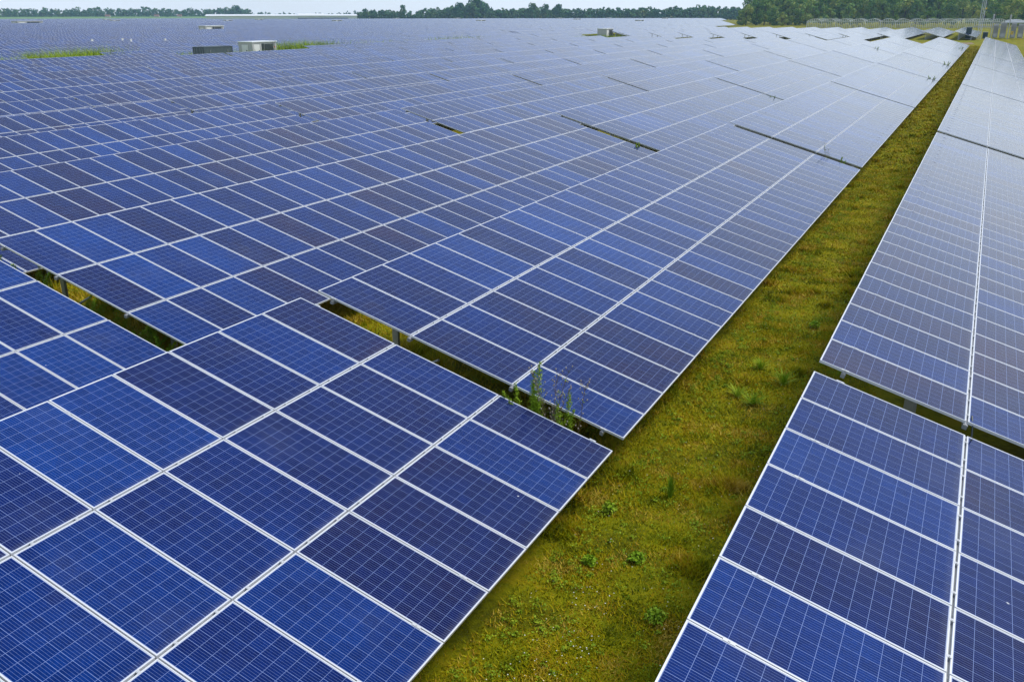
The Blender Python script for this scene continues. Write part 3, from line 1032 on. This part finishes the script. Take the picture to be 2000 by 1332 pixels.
# massed trees behind as one wood
def wood(name, label, items, leaf, npts, mat, lobes=9, zb=.0, seed=5):
    rng = np.random.default_rng(seed)
    out = []
    for (x, y, h, r) in items:
        Pn, d = crown_points(rng, h, r, npts, zb, lobes)
        Pn[:, 0] += x; Pn[:, 1] += y
        out.append(leaf_quads(Pn, d, leaf, rng))
    me = tri_mesh(name, np.concatenate(out), [MAT[mat]], 4)
    return tag(link(name, me), label, None, None, 'stuff')
items = []
for i in range(210):
    u = random.uniform(1465, 2080)
    dist = random.uniform(665, 820)
    x, y = at_px(u, dist)
    items.append((x, y, random.uniform(17, 27), random.uniform(5, 7.5)))
wood('near_wood', 'dense green wood behind the greenhouse', items, 0.9, 420, 'tree_leaf', 12)
items = []
def prof(u):
    pts = [(-80, 13), (60, 13.5), (110, 15), (180, 13), (240, 15), (290, 11), (330, 15), (400, 15), (430, 14), (462, 11), (480, 14), (494, 23), (560, 24), (640, 24), (690, 22), (710, 17), (740, 18), (780, 20), (810, 23), (825, 17), (860, 16),
           (885, 8), (905, 8), (925, 0), (945, 1), (955, 14), (985, 17), (1025, 15), (1040, 8), (1055, 15), (1065, 10), (1078, 17), (1092, 10), (1104, 17), (1150, 16), (1180, 14), (1240, 15), (1300, 16), (1340, 13), (1370, 11), (1400, 13), (1440, 14), (1500, 14)]
    for (a, b), (c, d) in zip(pts, pts[1:]):
        if a <= u <= c:
            return b + (d - b) * (u - a) / (c - a)
    return 15
u = -60
while u < 1500:
    for row in range(3):
        uu = u + random.uniform(-4, 4)
        if uu < 495: dist = 2080 + row * 18
        elif uu < 700: dist = 2500 + row * 20
        else: dist = (1290 if uu < 900 else 1250) + row * 14
        dist += random.uniform(-8, 8)
        v = prof(min(1499, max(-79, uu))) + random.uniform(-1.0, 3.5) + (2 - row) * 2.6
        x, y = at_px(uu, dist)
        h = max(7, height_for(uu, v, dist))
        items.append((x, y, h, h * random.uniform(.26, .42)))
    u += random.uniform(4.5, 7.5)
wood('distant_wood', 'long blue green line of woodland along the horizon', items, 1.15, 210, 'far_leaf', 11, -.05, 9)
# big trees that stand out of the distant line
TF = [tree_meshes(71 + i, 24, rr, 1500, .9, 20, 0, 'far_leaf') for i, rr in enumerate((10, 8.5))]
for u, v, dist, s, lab in ((928, -2, 1280, 1.25, 'tallest domed tree of the distant wood, above the horizon line'), (898, 7, 1290, 1.1, 'broad tree just left of the tallest far tree'),
                           (787, 11, 1295, .8, 'single dark round tree sticking up left of the tall far trees'), (1040, 8, 1250, 1, 'left of three round trees above the middle of the distant wood'),
                           (1066, 10, 1245, .9, 'middle of three round trees above the middle of the distant wood'), (1091, 10, 1240, .9, 'right of three round trees above the middle of the distant wood'),
                           (462, 11, 2060, 1.3, 'domed tree at the right end of the far left wood'), (326, 22, 2020, .9, 'dark round tree in front of the far left wood')):
    x, y = at_px(u, dist - 30)
    e = bpy.data.objects.new('domed_tree', None); COL.objects.link(e); e.location = (x, y, 0)
    h = height_for(u, v, dist) ; e.scale = (h / 24 * s, h / 24 * s, h / 24); tag(e, lab, 'tree', 'trees standing out of the distant wood')
    me, tr = TF[len(lab) % 2]
    link('crown', me, e); link('trunk', tr, e)

# ---------------------------------------------------------------- grass
def blades(rects, name, label, seed, mat='grass_leaf'):
    rng = np.random.default_rng(seed)
    out = []
    for (x0, x1, y0, y1, dens, hmin, hmax, wid) in rects:
        n = int((x1 - x0) * (y1 - y0) * dens)
        nc = max(8, int((x1 - x0) * (y1 - y0) * 1.6))
        cx, cy = rng.uniform(x0, x1, nc), rng.uniform(y0, y1, nc)
        cs = rng.uniform(.08, .45, nc)
        sel = rng.random(n) < .62
        ci = rng.integers(0, nc, n)
        x = np.where(sel, cx[ci] + rng.normal(0, 1, n) * cs[ci], rng.uniform(x0, x1, n))
        y = np.where(sel, cy[ci] + rng.normal(0, 1, n) * cs[ci], rng.uniform(y0, y1, n))
        hs = rng.uniform(hmin, hmax, n) * np.where(sel, .6 + 1.3 * (cs[ci] < .16), .7)
        t = rng.uniform(0, 2 * np.pi, n)
        lean = rng.uniform(.2, 1.6, n) * hs
        w = wid * rng.uniform(.6, 1.5, n)
        t2 = t + rng.normal(0, .6, n) + np.pi / 2
        base = np.stack([x, y, 0 * x], 1)
        side = np.stack([np.cos(t2) * w, np.sin(t2) * w, 0 * x], 1)
        tip = base + np.stack([np.cos(t) * lean, np.sin(t) * lean, hs], 1)
        out.append(np.stack([base - side, base + side, tip], 1))
    me = tri_mesh(name, np.concatenate(out), [MAT[mat]], 3)
    return tag(link(name, me), label, None, None, 'stuff')
blades([(-4.6, -1.2, 6.0, 14, 2600, .02, .085, .0065), (-4.7, -1.0, 14, 24, 1600, .02, .09, .009), (-4.7, -.9, 24, 48, 560, .02, .10, .015), (-4.7, -.9, 48, 110, 150, .03, .12, .03), (-4.7, -.9, 110, 246, 40, .04, .14, .06),
        (-14.5, -4.6, 10.5, 19, 800, .04, .20, .010), (-1.6, 4.8, 10.5, 15.5, 500, .04, .22, .010), (-25, -14.5, 10.5, 19, 700, .05, .3, .013), (-14.5, -12.5, 9, 14.5, 500, .05, .3, .012)],
       'grass', 'mossy yellow green grass of the aisle between the panel rows', 3)
blades([(-112.5, -105.5, 58, 90.6, 130, .6, 1.45, .05), (-121, -112.5, 84.8, 97.6, 60, .8, 1.8, .05), (-130, -121, 89, 104, 40, .5, 1.3, .05), (-139, -130, 93.5, 112, 40, .4, 1.2, .05), (-121, -98, 103.5, 140, 34, .3, 1.0, .05), (-119, -105, 128.5, 141, 90, .9, 1.7, .06), (-113, -106, 151, 162, 30, .5, 1.4, .07), (-113, -106, 176, 199, 30, .6, 1.5, .08), (-124, -99, 246, 281, 14, .3, .9, .08)],
       'tall_grass', 'tall bright green grass in the strip around the stations', 4, 'weed_leaf')
# small white flowers
rng = np.random.default_rng(21)
out = []
for (x0, x1, y0, y1, n) in ((-4.3, -1.5, 7, 14, 150), (-4.1, -1.5, 14, 24, 70), (-3.9, -3.1, 7.3, 8.5, 60), (-3.8, -3.3, 8.8, 9.4, 25), (-4.2, -1.4, 24, 40, 40)):
    x, y = rng.uniform(x0, x1, n), rng.uniform(y0, y1, n); z = rng.uniform(.04, .12, n); s = rng.uniform(.003, .009, n)
    for q in range(6):
        a, b = q * np.pi / 3, (q + 1) * np.pi / 3
        out.append(np.stack([np.stack([x, y, z + .004], 1), np.stack([x + s * np.cos(a), y + s * np.sin(a), z], 1), np.stack([x + s * np.cos(b), y + s * np.sin(b), z], 1)], 1))
tag(link('small_flowers', tri_mesh('small_flowers', np.concatenate(out), [MAT['flower']], 3)), 'tiny white flowers sprinkled through the grass aisle', None, None, 'stuff')

rng = np.random.default_rng(33)
P_, N_ = [], []
for (x0, x1, y0, y1, n, q, sp) in ((-4.4, -1.3, 7, 24, 420, 30, .07), (-4.45, -3.9, 7, 40, 260, 34, .09), (-2.0, -1.2, 8, 40, 90, 30, .08), (-4.5, -1.2, 24, 70, 420, 26, .13), (-20, -12.5, 10, 13.5, 160, 40, .12), (-24, -16, 12.5, 18, 260, 40, .16), (-12.5, -4.6, 10.5, 18, 200, 30, .10), (-1.6, 5, 11.5, 16, 120, 30, .1)):
    cx, cy = rng.uniform(x0, x1, n), rng.uniform(y0, y1, n)
    for a_, b_ in zip(cx, cy):
        r_ = sp * rng.uniform(.4, 1.5); m_ = int(q * rng.uniform(.4, 1.3))
        d_ = rng.normal(0, .6, (m_, 2)) * r_
        z_ = np.clip(r_ * rng.uniform(.1, 1.1, m_), .01, None)
        P_.append(np.stack([a_ + d_[:, 0], b_ + d_[:, 1], z_], 1)); N_.append(np.stack([d_[:, 0] * 4, d_[:, 1] * 4, np.full(m_, .8)], 1))
tag(link('low_weeds', tri_mesh('low_weeds', leaf_quads(np.concatenate(P_), np.concatenate(N_), .016, rng, .55), [MAT['weed_leaf']], 4)), 'low leafy weeds scattered through the moss and under the table edges', None, None, 'stuff')

# leafy weeds and rushes that stand out in the aisle
def rosette(loc, r, h, n, label, mat, nm, cat, thin=False):
    rng = np.random.default_rng(int(abs(loc[0]) * 1000 + abs(loc[1]) * 77))
    out = []
    for i in range(n):
        t = rng.uniform(0, 6.283); L = r * rng.uniform(.25, 1.05); hh = h * rng.uniform(.25, 1.1); w = (.005 if thin else .013) * rng.uniform(.5, 1.5)
        d = np.array([math.cos(t), math.sin(t), 0]); s = np.array([-math.sin(t), math.cos(t), 0]) * w
        b = d * .03; m1 = d * L * .5 + np.array([0, 0, hh * (.8 if not thin else .65)]); tip = d * L + np.array([0, 0, hh * (.5 if not thin else 1.0)])
        out += [[b - s * .4, b + s * .4, m1 + s, m1 - s], [m1 - s, m1 + s, tip + s * .15, tip - s * .15]]
    if not thin:
        r = r * .8; d_ = np.clip(rng.normal(0, .36, (n * 3, 2)), -.62, .62) * r; z_ = h * .8 * np.exp(-(d_ ** 2).sum(1) / r ** 2) * rng.uniform(.3, 1.0, n * 3)
        me = tri_mesh(nm, leaf_quads(np.stack([d_[:, 0], d_[:, 1], z_ + .01], 1), np.stack([d_[:, 0] * 3, d_[:, 1] * 3, np.full(n * 3, .9)], 1), .028, rng, .5), [MAT[mat]], 4)
        return tag(link(nm, me, None, (loc[0], loc[1], 0)), label, cat, 'plants standing out in the grass aisle')
    o = link(nm, tri_mesh(nm, np.array(out), [MAT[mat]], 4), None, (loc[0], loc[1], 0))
    return tag(o, label, cat, 'plants standing out in the grass aisle')
for i, (x, y, r, h, th, lab) in enumerate([
    (-3.45, 12.2, .12, .42, True, 'dark rush tuft in the middle of the aisle, beyond the near table end'),
    (-3.32, 10.3, .22, .16, False, 'green leafy weed in the aisle, nearest the dark rush tuft'),
    (-2.67, 9.17, .24, .18, False, 'broad leafy weed near the right table in the near aisle'),
    (-3.90, 9.93, .18, .14, False, 'low weed close to the left table edge'),
    (-4.15, 11.34, .20, .20, False, 'dark leafy plant touching the corner of the near left table'),
    (-3.46, 16.64, .30, .26, True, 'bright grass clump left of the right table end'),
    (-3.10, 16.41, .34, .24, True, 'wide grass clump beside the bright one'),
    (-3.39, 18.38, .25, .22, True, 'grass clump farther up the aisle'),
    (-2.77, 17.74, .38, .32, True, 'tall thick grass clump close to the right table'),
    (-2.81, 21.69, .22, .22, False, 'pale weed at the edge of the right table, farther up the aisle')]):
    rosette((x, y), r, h, 110 if th else 70, lab, 'tuft_leaf', 'grass_tuft' if th else 'leafy_weed', 'grass clump' if th else 'weed', th)

# tall weeds growing up through the gaps
def tall_weed(loc, h, kind, label, seed, group='tall weeds in the gaps between tables', stems=3, spread=.12):
    rng = random.Random(seed)
    e = bpy.data.objects.new('tall_weed', None); COL.objects.link(e); e.location = (loc[0], loc[1], 0)
    tag(e, label, 'weed', group)
    sm, lv, nr = MB(), [], []
    heads = MB()
    for s in range(stems):
        a = rng.uniform(0, 6.28); hh = h * rng.uniform(.72, 1.0) if s else h
        pts = [Vector((math.cos(a) * spread * t * t * 1.6, math.sin(a) * spread * t * t * 1.6, hh * t)) + Vector((rng.uniform(-.01, .01), rng.uniform(-.01, .01), 0)) for t in (0, .25, .5, .75, 1)]
        sm.tube(pts, [.008, .007, .006, .004, .002], 5)
        nL = int((330 if loc[1] < 20 else 200) * hh) if kind != 'dry' else int(16 * hh)
        for i in range(nL):
            t = rng.uniform(.12, .99); k0 = min(3, int(t * 4)); p = pts[k0].lerp(pts[k0 + 1], t * 4 - k0)
            b = rng.uniform(0, 6.28); reach = (.20 * (1 - t) + .03) * rng.uniform(.4, 1.1) * (h / 1.5) ** .4
            q = p + Vector((math.cos(b) * reach, math.sin(b) * reach, reach * rng.uniform(.1, .9)))
            if rng.random() < .25: sm.tube([p, q], [.003, .0015], 3)
            lv.append(q); nr.append((math.cos(b), math.sin(b), .6))
            lv.append(p.lerp(q, .6)); nr.append((math.cos(b), math.sin(b), .8))
        if kind == 'dry':
            for i in range(int(12 * hh)):
                t = rng.uniform(.45, 1); k0 = min(3, int(t * 4)); p = pts[k0].lerp(pts[k0 + 1], t * 4 - k0)
                b = rng.uniform(0, 6.28); q = p + Vector((math.cos(b) * .07, math.sin(b) * .07, .09 * rng.uniform(.5, 1.5)))
                sm.tube([p, q], [.003, .002], 3)
                heads.tube([q, q + Vector((0, 0, .012)), q + Vector((0, 0, .026))], [.006, .013, .007], 6)
    link('stem', sm.mesh('stem', [MAT['dry_stem'] if kind == 'dry' else MAT['weed_leaf']]), e)
    npr = np.random.default_rng(seed)
    link('foliage', tri_mesh('foliage', leaf_quads(np.array(lv), np.array(nr), .013 if loc[1] < 20 and h > 1.3 else .024, npr, .45), [MAT['tuft_leaf']], 4), e)
    if kind == 'dry':
        link('seed_heads', heads.mesh('seed_heads', [MAT['seed']]), e)
    if kind == 'purple':
        hm = MB()
        for i in range(26):
            z = h * (.72 + .28 * i / 26); b = i * 2.4
            hm.tube([(math.cos(b) * .02, math.sin(b) * .02, z), (math.cos(b) * .035, math.sin(b) * .035, z + .012)], [.012, .004], 5)
        link('flower_spike', hm.mesh('flower_spike', [MAT['purple']]), e)
    return e
def lowz(k, j): return .8 + DZ[k] + j * B * st
tall_weed((-5.75, 12.02), 1.98, 'green', 'tallest feathery green weed rising through the gap of the nearest left row', 1, stems=3, spread=.05)
tall_weed((-5.45, 11.98), 2.0, 'dry', 'dry brown thistle with round seed heads beside the tall green weed', 2, stems=5, spread=.22)
tall_weed((-5.2, 11.97), 1.5, 'green', 'shorter green weed right of the dry thistle', 3, stems=3, spread=.1)
tall_weed((-5.02, 12.0), 1.6, 'dry', 'thin dry stalk at the right of the thistle group', 4, stems=2, spread=.2)
tall_weed((-5.95, 11.95), 1.5, 'green', 'low leafy weed left of the tall green weed', 5, stems=3, spread=.22)
tall_weed((-16.1, 40.9), 1.75, 'green', 'small green weed in the second gap of the second row, left of the two', 6, stems=2)
tall_weed((-14.2, 40.9), 1.5, 'green', 'slim green weed in the second gap of the second row, right of the two', 7, stems=3)
tall_weed((-5.2, 42.0), 1.25, 'green', 'bushy weed in the second gap of the nearest left row', 8, stems=7, spread=.14)
tall_weed((-5.7, 42.0), 1.9, 'dry', 'thin dry weed left of the bushy one in the second gap', 9, stems=2, spread=.2)
far_weeds = [(-14.2, 71.1, 1.9, 'two thin weeds in the third gap of the second row'), (-18.4, 71.2, 2.6, 'dark weed above the ridge of the second row'), (-10.4, 101.9, 2.75, 'weed tuft at the upper edge of the nearest row'),
             (-4.9, 101.9, 1.9, 'wide bushy weed at the low edge of the nearest row, far along'), (-4.8, 131.6, 2.0, 'bushy weed farther along the low edge of the nearest row'),
             (-10.2, 131.6, 2.8, 'weed tuft on the upper edge of the nearest row, farther along'), (-16.6, 161.0, 3.0, 'pale weed far along the second row'), 
             (2.9, 101.6, 1.8, 'weed on the row right of the aisle, near the photo edge'), (-5.0, 191.3, 1.9, 'faint weed near the far end of the nearest row')]
for i, (x, y, h, lab) in enumerate(far_weeds):
    w = tall_weed((x, y), h * .74, 'green', lab, 30 + i, stems=6, spread=.25)
# dense weeds in the left gap
for i in range(22):
    x = -18.6 + i * .28 + random.uniform(-.15, .15)
    tall_weed((x, 11.55 + random.uniform(-.35, .5)), .5 + (-12.5 - x) * .22 + random.uniform(.1, .5), 'green', 'leafy dark weed filling the gap at the left edge of the photo', 60 + i, 'weeds filling the left gap', stems=4, spread=.35)
for i, (x, y, h) in enumerate([(.35, 12.5, 1.75), (.62, 12.6, 1.55)]):
    tall_weed((x, y), h, 'green', ('yellow green weed tip at the gap of the right row, beside the seam', 'lower yellow green weed tip at the gap of the right row')[i], 90 + i, stems=3, spread=.15)
tall_weed((1.5, 12.45), 1.75, 'purple', 'purple flower spike in the gap at the right edge', 95, stems=1, spread=.03)

m = MB()
m.tube([(.55, 11.9, 2.05), (.57, 12.1, 1.98), (.60, 12.2, 1.70), (.60, 12.35, 1.62), (.57, 12.6, 1.95), (.55, 12.8, 2.02)], .012, 6)
tag(link('cable', m.mesh('cable', [MAT['dark']])), 'black cable drooping across the gap of the right row at its upper seam', 'cable')

# ---------------------------------------------------------------- haze
hz = NT('haze_volume')
hz.t.nodes.remove(hz.p)
vol = hz.n('ShaderNodeVolumePrincipled')
vol.inputs['Color'].default_value = (.50, .76, 1.0, 1)
vol.inputs['Density'].default_value = 0.00015
vol.inputs['Anisotropy'].default_value = 0.2
hz.link(vol.outputs[0], hz.t.nodes['Material Output'].inputs['Volume'])
m = MB(); m.box(-2700, 500, -60, 2900, -1, 60)
hz_o = tag(link('haze', m.mesh('haze', [hz.m])), 'thin pale blue air over the whole field', None, None, 'stuff')
